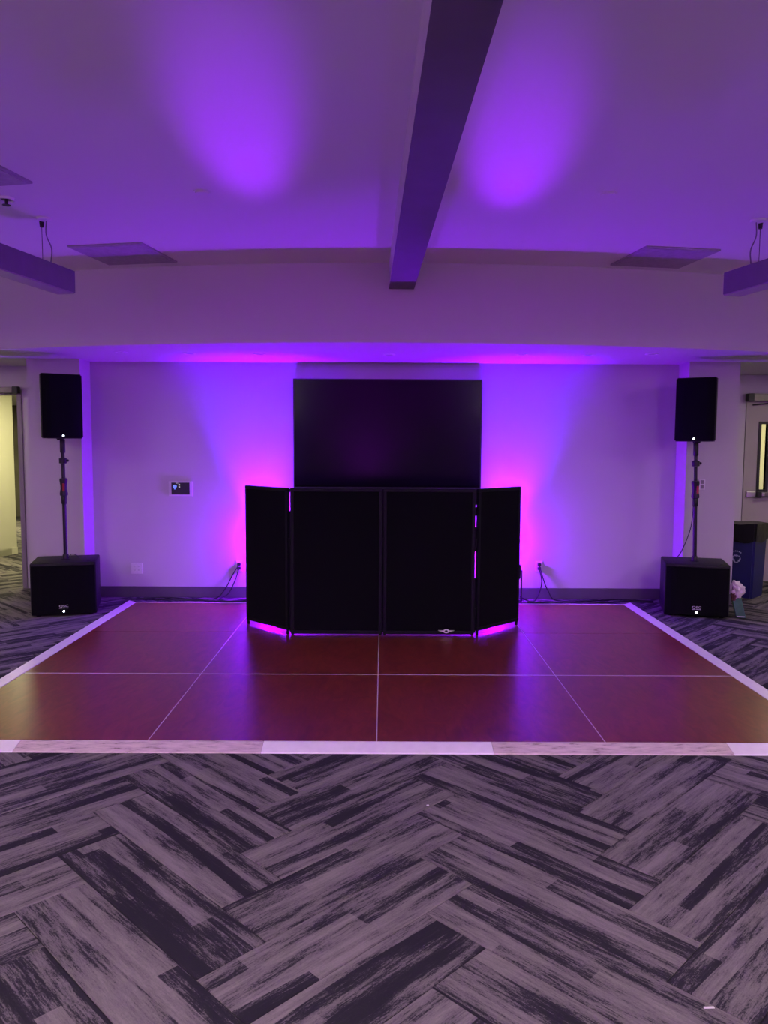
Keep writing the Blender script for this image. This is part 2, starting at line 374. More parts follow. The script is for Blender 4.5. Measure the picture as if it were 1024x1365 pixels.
# right door leaf with a narrow vision lite, panic bar and closer
LX0, LX1, LZ0, LZ1 = 4.425, 4.500, 1.105, 1.87
yd0, yd1 = YDR - 0.01, YDR + 0.035
bm = bx(DR0 + 0.004, LX0, yd0, yd1, 0.012, 2.18); bx(LX1, DR1, yd0, yd1, 0.012, 2.18, bm=bm)
bx(LX0, LX1, yd0, yd1, 0.012, LZ0, bm=bm); bx(LX0, LX1, yd0, yd1, LZ1, 2.18, bm=bm)
d2 = struct('door_2', bm, M['door'])
bm = bx(LX0 - 0.03, LX0, yd0 - 0.012, yd1, LZ0 - 0.03, LZ1 + 0.03); bx(LX1, LX1 + 0.03, yd0 - 0.012, yd1, LZ0 - 0.03, LZ1 + 0.03, bm=bm)
bx(LX0, LX1, yd0 - 0.012, yd1, LZ0 - 0.03, LZ0, bm=bm); bx(LX0, LX1, yd0 - 0.012, yd1, LZ1, LZ1 + 0.03, bm=bm)
vl = obj('lite_frame', bm, M['dark'], d2)
obj('glass_pane', bx(LX0, LX1, YDR + 0.008, YDR + 0.014, LZ0, LZ1), M['glass'], vl)
pb = obj('panic_bar', bx(4.43, 4.84, yd0 - 0.07, yd0 - 0.03, 1.025, 1.075, 0.006), M['closer'], d2)
obj('bar_bracket', bx(4.275, 4.385, yd0 - 0.03, yd0, 1.015, 1.08, 0.004), M['steel'], pb)
obj('bar_latch', bx(4.385, 4.43, yd0 - 0.075, yd0, 1.01, 1.085, 0.006), M['dark'], pb)
obj('bar_latch', bx(4.435, 4.465, yd0 - 0.08, yd0 - 0.068, 1.03, 1.07, 0.003), M['steel'], pb)
dc = obj('door_closer', bx(4.29, 4.85, yd0 - 0.085, yd0, 2.135, 2.215, 0.004), M['closer'], d2)
obj('end_cap', bx(4.225, 4.29, yd0 - 0.09, yd0, 2.13, 2.22, 0.004), M['dark'], dc)
obj('closer_arm', tube(spline([(4.30, yd0 - 0.03, 2.09), (4.5, yd0 - 0.05, 2.11), (4.75, yd0 - 0.05, 2.12)], 4), 0.007), M['dark'], d2)

# carpet planks, herringbone
floor = struct('floor', bx(XH, XR, YB, YF, -0.10, -0.004), M['seam'])
PLW, PLL = 0.2585, 0.9956
S = PLL / math.sqrt(2); PER = PLW * math.sqrt(2); A = PLW / (2 * math.sqrt(2)); q = math.sqrt(.5)
def project(p):
    d = Vector(p) - Vector((0, 0, EYE)); dep = d.dot(fwd)
    return (512 + FPX * d.dot(rt) / dep, 682.5 - FPX * d.dot(up) / dep, dep)
planks = []
for k in range(-13, 9):
    xk = -1.165 + k * S
    yl = 3.644 if k % 2 == 0 else 3.644 - S
    for m_ in range(-16, 56):
        P = Vector((xk - A, yl + m_ * PER, 0))
        if k % 2 == 0: d, e, ang = Vector((q, -q, 0)), Vector((q, q, 0)), -math.pi / 4
        else: d, e, ang = Vector((q, q, 0)), Vector((q, -q, 0)), math.pi / 4
        c = P + d * PLL / 2 + e * PLW / 2
        smp = [c + d * a * PLL * 0.5 + e * b_ * PLW * 0.5 for a in (-1, -.5, 0, .5, 1) for b_ in (-1, 0, 1)]
        if c.y < -0.5 or c.y > 16.7 or c.x > 6.6 or c.x < -9.3 or (c.y < YDL and c.x < -6.6) or (c.y > 12 and c.x > -4): continue
        if all(-2.5 < s_.x < 2.45 and 4.0 < s_.y < 7.72 for s_ in smp): continue
        if all((NL < s_.x < NR and s_.y > YW) for s_ in smp): continue
        if all((PL < s_.x < PR and s_.y > YP + 0.3) for s_ in smp): continue
        pr = [project(s_) for s_ in smp]
        if not any(p_[2] > 0.3 and -800 < p_[0] < 1824 and p_[1] < 1900 for p_ in pr): continue
        inside = any(-10 < p_[0] < 1034 and p_[1] < 1375 for p_ in pr)
        planks.append(((0 if inside else 1, c.y), c, ang, d, e))
planks.sort(key=lambda t: t[0])
g = 0.0016
def plank_geo(bm, c=Vector((0, 0, 0)), d=Vector((1, 0, 0)), e=Vector((0, 1, 0)), off=(0, 0)):
    uvl = bm.loops.layers.uv.verify()
    hl, hw_ = PLL / 2 - g, PLW / 2 - g; b_ = 0.0022
    rings = []
    for ins, z in ((0, -0.004), (0, -b_), (b_, 0)):
        rings.append([(bm.verts.new(c + d * sx * (hl - ins) + e * sy * (hw_ - ins) + Vector((0, 0, z))), (sx * (hl - ins), sy * (hw_ - ins))) for sx, sy in ((-1, -1), (1, -1), (1, 1), (-1, 1))])
    def face(vs_):
        f = bm.faces.new([v for v, _ in vs_])
        for l, (_, u) in zip(f.loops, vs_): l[uvl].uv = (u[0] + off[0], u[1] + off[1])
    for Ar, Br in zip(rings, rings[1:]):
        for i in range(4): face((Ar[i], Ar[(i + 1) % 4], Br[(i + 1) % 4], Br[i]))
    face(rings[-1])
    return bm
proto = None
for _, c, ang, d, e in planks[:290]:
    if proto is None:
        proto = o = obj('carpet_plank', plank_geo(bmesh.new()), M['carpet'], floor)
    else:
        o = proto.copy(); COL.objects.link(o); o.parent = floor
    o.location = c; o.rotation_euler = (0, 0, ang)
rest = bmesh.new()
for _, c, ang, d, e in planks[290:]:
    plank_geo(rest, c, d, e, (random.random() * 50, random.random() * 50))
far = obj('far_carpet_planks', rest, M['carpet'], floor); far['kind'] = 'stuff'

# ------------------------------------------------------------------ dance floor
T = 1.219; FX = -0.0278; FY = 4.042; FZ = 0.025
df = thing('dance_floor', 'portable cherry wood dance floor laid on grey carpet below the black facade', 'dance floor', (FX, FY, 0))
pan = None
for j in range(3):
    for i in range(-2, 2):
        loc = ((i + 0.5) * T, (j + 0.5) * T, 0)
        if pan is None:
            pan = o = obj('floor_panel', bx(-T / 2 + .003, T / 2 - .003, -T / 2 + .003, T / 2 - .003, 0.001, FZ, 0.001), M['wood'], df)
        else: o = pan.copy(); COL.objects.link(o); o.parent = df
        o.location = loc
for j in (1, 2): obj('seam_strip', bx(-2 * T, 2 * T, j * T - (.006 if j == 1 else .003), j * T + (.006 if j == 1 else .003), 0.0, FZ + 0.0004 if j == 1 else FZ - .003), M['alu'], df, label='thin metal seam between rows of panels')
for i in (-1, 0, 1): obj('seam_strip', bx(i * T - .0028, i * T + .0028, 0, 3 * T, 0.0, FZ - 0.0007), M['alu'], df)
TW = 0.112
FRONT = ((0.0005, 0.0), (0.0005, FZ), (0.016, FZ + 0.001), (TW - 0.004, 0.006), (TW, 0.0))
SIDE = ((0.0005, 0.0), (0.0005, FZ), (0.008, FZ + 0.002), (TW - 0.016, FZ + 0.001), (TW - 0.002, 0.010), (TW, 0.0))
def ramp(p0, p1, out, m, mitre0=0, mitre1=0, prof=FRONT):
    """ramp piece from p0 to p1, sloping down towards 'out'"""
    p0, p1, out = Vector((*p0, 0)), Vector((*p1, 0)), Vector((*out, 0)); t = (p1 - p0).normalized()
    bm = bmesh.new(); rows = []
    for w_, z in prof:
        rows.append([bm.verts.new(p0 + out * w_ - t * mitre0 * w_ + t * .001 + Vector((0, 0, z))), bm.verts.new(p1 + out * w_ + t * mitre1 * w_ - t * .001 + Vector((0, 0, z)))])
    for a, b_ in zip(rows, rows[1:] + rows[:1]): bm.faces.new((a[0], a[1], b_[1], b_[0]))
    bm.faces.new([r_[0] for r_ in rows]); bm.faces.new([r_[1] for r_ in rows][::-1])
    return obj('edge_ramp', bm, m, df)
xs = [-2 * T, -1.89, -0.60, 0.61, 1.86, 2 * T]
for i in range(5):
    o = ramp((xs[i], 0), (xs[i + 1], 0), (0, -1), M['whitetrim'] if i % 2 == 0 else M['stone'], 1 if i == 0 else 0, 1 if i == 4 else 0)
    o['label'] = 'plain white edge ramp piece' if i % 2 == 0 else 'worn stone-coloured edge ramp piece'
for j in range(3):
    ramp((-2 * T, (j + 1) * T), (-2 * T, j * T), (-1, 0), M['whitetrim'], 1 if j == 2 else 0, 1 if j == 0 else 0, SIDE)
    ramp((2 * T, j * T), (2 * T, (j + 1) * T), (1, 0), M['whitetrim'], 1 if j == 0 else 0, 1 if j == 2 else 0, SIDE)
for i in range(4): ramp((2 * T - i * T, 3 * T), (2 * T - (i + 1) * T, 3 * T), (0, 1), M['whitetrim'], 1 if i == 0 else 0, 1 if i == 3 else 0)

# ------------------------------------------------------------------ television
tv = thing('television', 'large black wall-mounted flat screen television above the facade', 'television', (0.043, YW - 0.052, 1.15))
TVW, TVH = 1.922, 1.122
bm = bx(-TVW / 2, TVW / 2, -0.03, 0.05, 0, TVH, 0.004)
obj('housing', bm, M['bezel'], tv)
bm = bmesh.new()
for a in ((-TVW / 2, TVW / 2, 0, 0.022), (-TVW / 2, TVW / 2, TVH - 0.014, TVH)): bx(a[0], a[1], -0.036, -0.030, a[2], a[3], 0.0015, bm)
for x in (-TVW / 2, TVW / 2 - 0.014): bx(x, x + 0.014, -0.036, -0.030, 0.022, TVH - 0.014, 0.0015, bm)
obj('bezel', bm, M['bezel'], tv)
obj('screen', bx(-TVW / 2 + 0.014, TVW / 2 - 0.014, -0.0325, -0.030, 0.022, TVH - 0.014), M['screen'], tv)

# ------------------------------------------------------------------ DJ facade
fa = thing('dj_facade', 'black four-panel folding fabric facade standing on the wooden dance floor', 'facade', (0, 6.38, FZ))
CW, WW, FH, FT = 0.755, 0.605, 1.222, 0.028
def panel(Mx, width, gap, name='panel'):
    f = bmesh.new()
    for a in ((0, width, gap, gap + FT), (0, width, FH - FT, FH)): bx(a[0], a[1], 0, FT, a[2], a[3], 0.003, f)
    for x in (0, width - FT): bx(x, x + FT, 0, FT, gap + FT, FH - FT, 0.003, f)
    f.transform(Mx); pf = obj('panel_frame', f, M['frame'], fa)
    s = bmesh.new(); bx(FT * .7, width - FT * .7, 0.004, 0.010, gap + FT * .7, FH - FT * .7, 0, s); s.transform(Mx)
    obj('fabric_screen', s, M['fabric'], pf)
    for x in (FT / 2, width - FT / 2):
        l = lathe([(0.010, 0), (0.012, 0.004), (0.012, gap + .002)], 12, Mx @ Matrix.Translation((x, FT / 2, 0)))
        obj('foot', l, M['frame'], pf)
    return pf
GAP = 0.009
FCX = 0.0
panel(Matrix.Translation((FCX - CW - GAP / 2, 0, 0)), CW, 0.010)
rp_ = panel(Matrix.Translation((FCX + GAP / 2, 0, 0)), CW, 0.010)
WA = R(44)
xl = FCX - CW - GAP * 1.5; xr = FCX + CW + GAP * 1.5; WW = 0.575
panel(Matrix.Translation((xl, FT, 0)) @ Matrix.Rotation(-WA, 4, 'Z') @ Matrix.Translation((-WW, -FT, 0)), WW, 0.036)
panel(Matrix.Translation((xr, FT, 0)) @ Matrix.Rotation(WA, 4, 'Z') @ Matrix.Translation((0, -FT, 0)), WW, 0.036)
# hinge strips closing the joints; bare lengths are left open as in the photograph
def strips(x, spans):
    for z0, z1 in spans: obj('hinge_strip', bx(x - 0.009, x + 0.009, FT + 0.0005, FT + 0.004, z0, z1), M['frame'], fa)
strips(xl + GAP / 2, [(0.02, 1.03), (1.185, 1.215)])
strips(FCX, [(0.02, 1.215)])
strips(xr - GAP / 2, [(0.02, 0.478), (0.700, 0.905), (1.000, 1.07), (1.09, 1.215)])
for x in (xl, FCX, xr):
    for z in (0.16, 0.74):
        obj('hinge', lathe([(0.006, 0), (0.006, 0.07)], 10, Matrix.Translation((x, -0.004, z))), M['frame'], fa)
# small winged oval badge at the foot of the right middle panel
E_ = Matrix.Translation((0.530, -0.0008, 0.038)) @ Matrix.Rotation(R(90), 4, 'X')
bm = bmesh.new()
prism([(0.026 * math.cos(t), 0.017 * math.sin(t)) for t in [2 * math.pi * i / 20 for i in range(20)]], 0.0016, E_, bm, 0)
prism([(0.013 * math.cos(t), 0.008 * math.sin(t)) for t in [2 * math.pi * i / 16 for i in range(16)]], 0.0022, E_, bm, 1)
for s in (-1, 1):
    for dy, l in ((0.005, 0.068), (0.0, 0.062), (-0.005, 0.05)):
        pts_ = [(s * 0.027, dy - 0.0019), (s * l, dy + 0.0005), (s * (l - .004), dy + 0.0024), (s * 0.027, dy + 0.0019)]
        prism(pts_ if s > 0 else pts_[::-1], 0.0016, E_, bm, 0)
obj('badge', bm, [M['mark'], M['dark']], fa, label='silver winged oval badge')

# ------------------------------------------------------------------ subwoofers, poles, speakers
SW, SD, SH = 0.575, 0.53, 0.50
def subwoofer(loc, rz, label):
    t = thing('subwoofer', label, 'subwoofer', loc, rz, 'subwoofers under the speaker poles')
    obj('cabinet', bx(-SW / 2, SW / 2, -SD / 2 + 0.02, SD / 2, 0.012, SH, 0.012), M['subtop'], t, True)
    # grille: slightly bowed front with returns
    n_ = 12; pr_ = [(-SW / 2 + 0.012 + (SW - 0.024) * i / n_, -0.022 * (1 - (2 * i / n_ - 1) ** 4)) for i in range(n_ + 1)]
    pr_ += [(SW / 2 - 0.012, 0.012), (-SW / 2 + 0.012, 0.012)]
    obj('grille', prism(pr_, SH - 0.05, Matrix.Translation((0, -SD / 2 + 0.012, 0.025))), M['grille'], t)
    FM = Matrix.Translation((0, -SD / 2 - 0.0105, 0)) @ Matrix.Rotation(R(90), 4, 'X')
    lg = text_bm('QSC', 0.042, FM @ Matrix.Translation((0, 0.098, 0)) @ Matrix.Diagonal((1.0, .72, 1, 1)))
    prism([(-0.040, 0.078), (-0.012, 0.078), (-0.012, 0.082), (-0.040, 0.082)], .0006, FM, lg); prism([(-0.006, 0.078), (0.040, 0.078), (0.040, 0.082), (-0.006, 0.082)], .0006, FM, lg)
    obj('logo', lg, M['mark'], t, label='silver brand lettering')
    obj('power_light', lathe([(0.0085, -0.004), (0.0085, 0.004), (0.005, 0.008)], 12, FM @ Matrix.Translation((0, 0.050, 0))), M['led'], t, label='glowing white power light')
    obj('pole_socket', lathe([(0.045, SH - .002), (0.045, SH + 0.004), (0.030, SH + 0.006)], 20), M['black'], t, True)
    for x in (-1, 1):
        obj('corner_cap', lathe([(0.018, SH - .004), (0.018, SH + 0.003), (0.012, SH + 0.004)], 14, Matrix.Translation((x * (SW / 2 - 0.07), -SD / 2 + 0.09, 0))), M['black'], t)
        for y in (-1, 1): obj('foot', lathe([(0.02, 0), (0.022, 0.013)], 12, Matrix.Translation((x * (SW / 2 - 0.06), y * (SD / 2 - 0.06), 0))), M['black'], t)
    return t
def pole(loc, label):
    t = thing('speaker_pole', label, 'pole', loc, 0, 'poles carrying the speakers')
    h = 1.65 - (SH + 0.006)
    obj('lower_tube', lathe([(0.019, 0), (0.019, 0.60)], 18), M['pole'], t, True)
    obj('base_collar', lathe([(0.028, 0), (0.028, 0.035), (0.020, 0.045)], 18), M['pole'], t, True)
    obj('sleeve', lathe([(0.0195, 0.52), (0.026, 0.53), (0.026, 0.60), (0.022, 0.605)], 18), M['pole'], t, True)
    ch = obj('clamp_handle', lathe([(0.022, 0.595), (0.036, 0.605), (0.037, 0.625), (0.029, 0.67), (0.030, 0.70), (0.037, 0.745), (0.036, 0.765), (0.022, 0.77)], 18), M['pole'], t, True)
    obj('label', bx(0.000, 0.020, -0.036, -0.026, 0.645, 0.720, 0.002), M['red'], ch, label='red label on the clamp')
    obj('upper_tube', lathe([(0.0165, 0.60), (0.0165, h - 0.03)], 18), M['pole'], t, True)
    kb = obj('lock_collar', lathe([(0.018, 0.905), (0.035, 0.91), (0.036, 0.955), (0.019, 0.965)], 18), M['pole'], t, True)
    obj('knob', lathe([(0.010, 0), (0.013, 0.012), (0.010, 0.02)], 12, Matrix.Translation((0.034, 0, 0.935)) @ Matrix.Rotation(R(90), 4, 'Y')), M['pole'], kb)
    obj('top_spigot', lathe([(0.0165, h - 0.14), (0.024, h - 0.13), (0.024, h - 0.015), (0.020, h - 0.010)], 18), M['pole'], t, True)
    return t
def speaker(loc, rz, label):
    t = thing('loudspeaker', label, 'speaker', loc, rz, 'loudspeakers on poles')
    W_, H_, D_ = 0.362, 0.600, 0.34
    sec = [(-W_ / 2, -D_ / 2 + .02), (W_ / 2, -D_ / 2 + .02), (W_ / 2, -D_ / 2 + 0.10), (W_ / 2 - 0.085, D_ / 2), (-W_ / 2 + 0.085, D_ / 2), (-W_ / 2, -D_ / 2 + 0.10)]
    bm = prism(sec, H_); bmesh.ops.bevel(bm, geom=list(bm.edges), offset=0.010, segments=2, affect='EDGES')
    obj('cabinet', bm, M['black'], t, True)
    n_ = 10; pr_ = [(-W_ / 2 + 0.008 + (W_ - 0.016) * i / n_, -0.020 * (1 - (2 * i / n_ - 1) ** 4)) for i in range(n_ + 1)]
    pr_ += [(W_ / 2 - 0.008, 0.012), (-W_ / 2 + 0.008, 0.012)]
    obj('grille', prism(pr_, H_ - 0.02, Matrix.Translation((0, -D_ / 2 + 0.010, 0.010))), M['grille'], t)
    obj('power_light', lathe([(0.008, -0.003), (0.008, 0.004), (0.005, 0.007)], 12, Matrix.Translation((0, -D_ / 2 - 0.010, 0.024)) @ Matrix.Rotation(R(90), 4, 'X')), M['led'], t, label='glowing white power light')
    obj('pole_cup', lathe([(0.032, -0.016), (0.034, -0.006), (0.045, 0.002)], 18), M['black'], t, True)
    bm = bmesh.new(); bx(-0.06, 0.06, -0.05, -0.02, H_, H_ + 0.004, 0.001, bm)
    obj('handle', bm, M['black'], t)
    return t
SL = (-3.035, 7.415); SR = (3.015, 7.48)
subwoofer((*SL, 0), R(16), 'black subwoofer with silver lettering on carpet left of the dance floor')
subwoofer((*SR, 0), R(-15), 'black subwoofer with silver lettering on carpet right of the dance floor, near blue bin')
pole((*SL, SH + 0.006), 'black pole with red label rising from the left subwoofer')
rp_ = pole((*SR, SH + 0.006), 'black pole with red label rising from the right subwoofer, cable beside it')
rp_.rotation_euler = (0, R(-1.5), 0)      # this pole leans a little
speaker((-3.075, 7.475, 1.65), R(30), 'black loudspeaker on pole at left beside the open yellow-lit doorway')
speaker((3.015, 7.54, 1.65), R(-30), 'black loudspeaker on pole at right beside the closed door')

# ------------------------------------------------------------------ wall fittings
tp = thing('touch_panel', 'small wall touch panel with black screen on the back wall, left of facade', 'control panel', (-2.10, YW, 1.14))
obj('mounting_plate', bx(-0.124, 0.124, -0.014, 0, -0.075, 0.078, 0.003), M['plate'], tp)
sc_ = obj('screen', bx(-0.094, 0.094, -0.020, -0.010, -0.058, 0.066, 0.002), M['dark'], tp)
IM = Matrix.Translation((0, -0.020, 0)) @ Matrix.Rotation(R(90), 4, 'X')
bm = prism([(-0.058 + 0.021 * math.cos(t), 0.026 + 0.017 * math.sin(t)) for t in [2 * math.pi * i / 14 for i in range(14)]], 0.0012, IM)
prism([(-0.066, -0.004), (-0.050, -0.004), (-0.050, 0.008), (-0.066, 0.008)], 0.0012, IM, bm)
obj('screen_icon', bm, M['icon'], sc_, label='blue lit icon')
bm = prism([(-0.018, 0.036), (-0.004, 0.036), (-0.004, 0.051), (-0.018, 0.051)], 0.0012, IM); prism([(-0.018, 0.016), (-0.003, 0.016), (-0.003, 0.026), (-0.018, 0.026)], 0.0012, IM, bm)
prism([(-0.045, 0.058), (-0.022, 0.058), (-0.022, 0.063), (-0.045, 0.063)], 0.0012, IM, bm)
obj('screen_icon', bm, M['iconw'], sc_, label='white lit icon')

def outlet(x, z, label, double=False):
    t = thing('wall_outlet', label, 'outlet', (x, YW, z), 0, 'outlets low on the back wall')
    w_ = 0.058 if double else 0.036
    obj('cover_plate', bx(-w_, w_, -0.007, 0, -0.057, 0.057, 0.002), M['plate'], t)
    for cx in ((-0.023, 0.023) if double else (0,)):
        for dz in (-0.020, 0.020):
            s_ = obj('socket', lathe([(0.0165, 0), (0.0165, 0.003)], 16, Matrix.Translation((cx, -0.006, dz)) @ Matrix.Rotation(R(90), 4, 'X')), M['plate'], t)
            bm = bmesh.new()
            for sx in (-0.006, 0.006): bx(cx + sx - .0014, cx + sx + .0014, -0.0098, -0.0085, dz - .002, dz + .007, 0, bm)
            obj('slots', bm, M['dark'], s_)
    return t
outlet(-2.575, 0.305, 'double white wall outlet without cords, near left subwoofer', True)
outlet(-1.50, 0.335, 'white wall outlet with two black cords, left of facade')
outlet(1.635, 0.345, 'white wall outlet with two black cords, right of facade')
sw = thing('light_switch', 'white light switch plate on right pillar behind the speaker pole', 'switch', (3.195, YP, 1.225))
obj('cover_plate', bx(-0.032, 0.032, -0.007, 0, -0.052, 0.052, 0.002), M['plate'], sw)
for z in (-0.024, 0.024): obj('rocker', bx(-0.016, 0.016, -0.012, -0.006, z - 0.019, z + 0.019, 0.002), M['doorframe'], sw, label='darker rocker')

def cord(P, label, plug=None, r=0.006, name='power_cord', m='cord'):
    t = thing(name, label, 'cord')
    obj('cable', tube(spline(P, 7), r), M[m], t, True)
    if plug:
        x, z = plug
        obj('plug', bx(x - 0.017, x + 0.017, YW - 0.042, YW - 0.009, z - 0.015, z + 0.015, 0.005), M['cord'], t)
    return t
yq = YW - 0.035
cord([(-1.50, yq, 0.350), (-1.56, yq - .03, 0.25), (-1.64, yq - .04, 0.10), (-1.74, yq - .07, 0.007), (-1.95, yq - .10, 0.007), (-2.3, yq - .02, 0.007), (-2.66, yq - .12, 0.007)], 'black cord from upper socket of left corded outlet', (-1.50, 0.357))
cord([(-1.50, yq, 0.310), (-1.53, yq - .045, 0.20), (-1.60, yq - .06, 0.06), (-1.68, yq - .13, 0.007), (-1.45, yq - .20, 0.007), (-1.33, yq - .10, 0.04)], 'black cord from lower socket of left corded outlet', (-1.50, 0.315))
cord([(1.635, yq, 0.360), (1.67, yq - .04, 0.22), (1.72, yq - .05, 0.10), (1.80, yq - .08, 0.007), (2.1, yq - .10, 0.007), (2.45, yq - .03, 0.007), (2.80, yq - .10, 0.007)], 'black cord from upper socket of right corded outlet', (1.635, 0.367))
cord([(1.635, yq, 0.318), (1.655, yq - .03, 0.20), (1.63, yq - .05, 0.08), (1.56, yq - .13, 0.007), (1.48, yq - .14, 0.02), (1.42, yq - .09, 0.05)], 'black cord from lower socket of right corded outlet', (1.635, 0.325))
cord([(-2.70, 7.97, 0.0065), (-2.2, 7.93, 0.0065), (-1.6, 7.87, 0.0065), (-1.36, 7.85, 0.0065)], 'black cable lying between baseboard and dance floor at left', r=0.006, name='floor_cable')
cord([(1.48, 7.87, 0.0065), (1.8, 7.90, 0.0065), (2.1, 7.86, 0.0065), (2.5, 7.95, 0.0065), (2.78, 7.90, 0.0065)], 'black cable lying between baseboard and dance floor at right', r=0.006, name='floor_cable')
px, py = SR
cord([(px - 0.05, py - 0.030, 1.10), (px - 0.046, py - 0.028, 0.98), (px - 0.05, py + .01, 0.80), (px - 0.10, py + .06, 0.60), (px - 0.13, py + .12, SH + .007)], 'thin dark cable hanging from the right pole down to its subwoofer', r=0.0045, name='speaker_cable')
px, py = SL
cord([(px + 0.030, py - 0.01, SH + 0.010), (px + 0.05, py + 0.0, SH + 0.045), (px + 0.085, py + 0.02, SH + 0.040), (px + 0.10, py + 0.08, SH + 0.007), (px + 0.06, py + .16, SH + .007)], 'short loop of cable at the foot of the left pole', r=0.004, name='speaker_cable')

# ------------------------------------------------------------------ LED uplights hidden behind the facade wings
def uplight(loc, lab, group):
    t = thing('uplight', lab, 'uplight', loc, 0, group)
    obj('housing', lathe([(0.05, 0.25), (0.072, 0.26), (0.075, 0.39), (0.070, 0.395), (0.066, 0.37)], 20), M['black'], t, True)
    obj('lens', lathe([(0.060, 0.371), (0.064, 0.374)], 20), M['parled'], t)
    for s in (-1, 1): obj('bracket', bx(s * 0.083 - .004, s * 0.083 + .004, -0.02, 0.02, 0, 0.34, 0.001), M['black'], t)
    obj('base', bx(-0.09, 0.09, -0.07, 0.07, 0.0, 0.008, 0.001), M['black'], t)
    return t
for x, lab in zip(UP_X, ('black uplight on the floor behind the left facade wing', 'black uplight on the floor behind the right facade wing')):
    uplight((x, 7.86, 0), lab, 'purple uplights behind the facade')
for x, lab in zip(REAR_X, ('uplight at the left of the rear wall', 'uplight at the middle of the rear wall', 'uplight at the right of the rear wall')):
    uplight((x, -4.55, 0), lab, 'purple uplights along the rear wall')
for sx, lab in ((-1, 'black uplight head on a stand behind the left middle panel of the facade'), (1, 'black uplight head on a stand behind the right middle panel of the facade')):
    t = thing('uplight_stand', lab, 'uplight', (sx * 1.0, 7.32, FZ), 0, 'uplights on stands behind the facade')
    obj('base', lathe([(0.16, 0), (0.16, 0.008), (0.02, 0.02)], 20), M['black'], t)
    obj('post', lathe([(0.014, 0.015), (0.014, 0.96)], 14), M['pole'], t, True)
    HM = Matrix.Translation((0, 0.0, 1.0)) @ Matrix.Rotation(R(55), 4, 'X')
    h_ = obj('head', lathe([(0.03, -0.06), (0.05, -0.05), (0.055, 0.06), (0.050, 0.062), (0.047, 0.05)], 20, HM), M['black'], t, True)
    obj('lens', lathe([(0.044, 0.048), (0.046, 0.051)], 20, HM), M['parled'], h_)

# ------------------------------------------------------------------ ceiling fittings
bt = math.atan2(-0.092, -4.0)
bmw = thing('ceiling_beam', 'long dark-bottomed beam running along ceiling toward the bulkhead', 'beam', (0.142, 6.46, 2.862), R(1.3))
obj('beam_body', bx(-0.1015, 0.1015, -11.2, 0.0, 0.006, CEIL - 2.862), M['beamside'], bmw, label='pale painted beam sides')
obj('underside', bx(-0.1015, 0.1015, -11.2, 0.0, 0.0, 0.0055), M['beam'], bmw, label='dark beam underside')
def pendant(x, y, a, L, label, lit=False, group=None, z0=2.645):
    """far end at (x, y), running back towards the camera"""
    t = thing('linear_pendant', label, 'pendant light', (x, y, z0), a, group)
    obj('body', bx(-0.07, 0.07, -L, 0, 0.008, 0.158, 0.002), M['pend'], t)
    obj('diffuser', bx(-0.066, 0.066, -L + 0.006, -0.006, 0.0, 0.0078), M['pendlit'] if lit else M['diff'], t, label='paler strip underneath')
    for k in (0.26, L - 0.26):
        obj('suspension_wire', tube([Vector((0, -k, 0.158)), Vector((0, -k, CEIL - z0 - .02))], 0.0022, 6), M['pole'], t)
        obj('gripper', lathe([(0.012, CEIL - z0 - 0.045), (0.016, CEIL - z0)], 10, Matrix.Translation((0, -k, 0))), M['pole'], t)
    sg = -1 if x > 0 else 1
    obj('power_cable', tube(spline([(0.05 * sg, -0.28, CEIL - z0), (0.045 * sg, -0.28, CEIL - z0 - 0.10), (0.075 * sg, -0.27, CEIL - z0 - 0.19), (0.06 * sg, -0.26, 0.158)], 6), 0.0045, 6), M['greycord'], t, True)
    obj('canopy', lathe([(0.045, CEIL - z0 - 0.012), (0.050, CEIL - z0)], 16, Matrix.Translation((0.05 * sg, -0.30, 0))), M['ceiling'], t, True)
    return t
pendant(-2.232, 5.60, R(-11.2), 2.6, 'dark linear pendant light hanging from the ceiling at left', group='linear pendants')
pendant(2.425, 5.55, R(13.5), 2.6, 'dark linear pendant light hanging from the ceiling at right', group='linear pendants')
for i, ((x, y), a, L, e) in enumerate(LIT):
    dx, dy = math.sin(a) * L / 2, math.cos(a) * L / 2
    pendant(x + dx, y + dy, -a, L, ['lit linear pendant behind the camera at left', 'lit linear pendant behind the camera at right', 'lit linear pendant outside the left picture edge', 'lit linear pendant outside the right picture edge'][i], True, 'linear pendants lit', z0=2.59)

def unp(x, y): return (x * 1.042, y * 1.042)
def ceiling_panel(cx, cy, a, label):
    t = thing('ceiling_panel', label, 'ceiling panel', (cx, cy, CEIL), a, 'square grey ceiling panels')
    s = 0.30
    obj('frame', prism([(-s, -s), (s, -s), (s, s), (-s, s)], 0.012, Matrix.Translation((0, 0, -0.012))), M['vent'], t)
    obj('core', prism([(-s + .02, -s + .02), (s - .02, -s + .02), (s - .02, s - .02), (-s + .02, s - .02)], 0.004, Matrix.Translation((0, 0, -0.016))), M['vent'], t)
    return t
ceiling_panel(*unp(-1.945, 5.99), R(-10), 'square grey ceiling panel right of the left pendant')
ceiling_panel(*unp(2.10, 6.01), R(9), 'square grey ceiling panel left of the right pendant')
ceiling_panel(*unp(-2.26, 4.17), R(-12), 'square grey ceiling panel cut by the left picture edge, above sprinkler')
def disc(name, label, cat, x, y, z, prof, m, group):
    t = tag(obj(name, lathe(prof, 24), m, smooth=True, loc=(x, y, z)), label, cat, group); return t
for (x, y), lab in ((unp(-1.03, 4.55), 'small round white cover on ceiling left of the beam'), (unp(1.26, 4.54), 'small round white cover on ceiling right of the beam')):
    t = thing('sprinkler_cover', lab, 'ceiling cover', (x, y, CEIL), 0, 'round ceiling covers')
    obj('trim_ring', lathe([(0.052, -0.004), (0.056, 0)], 24), M['ceiling'], t, True)
    obj('cap', lathe([(0.040, -0.012), (0.043, -0.004)], 24), M['ceiling'], t, True)
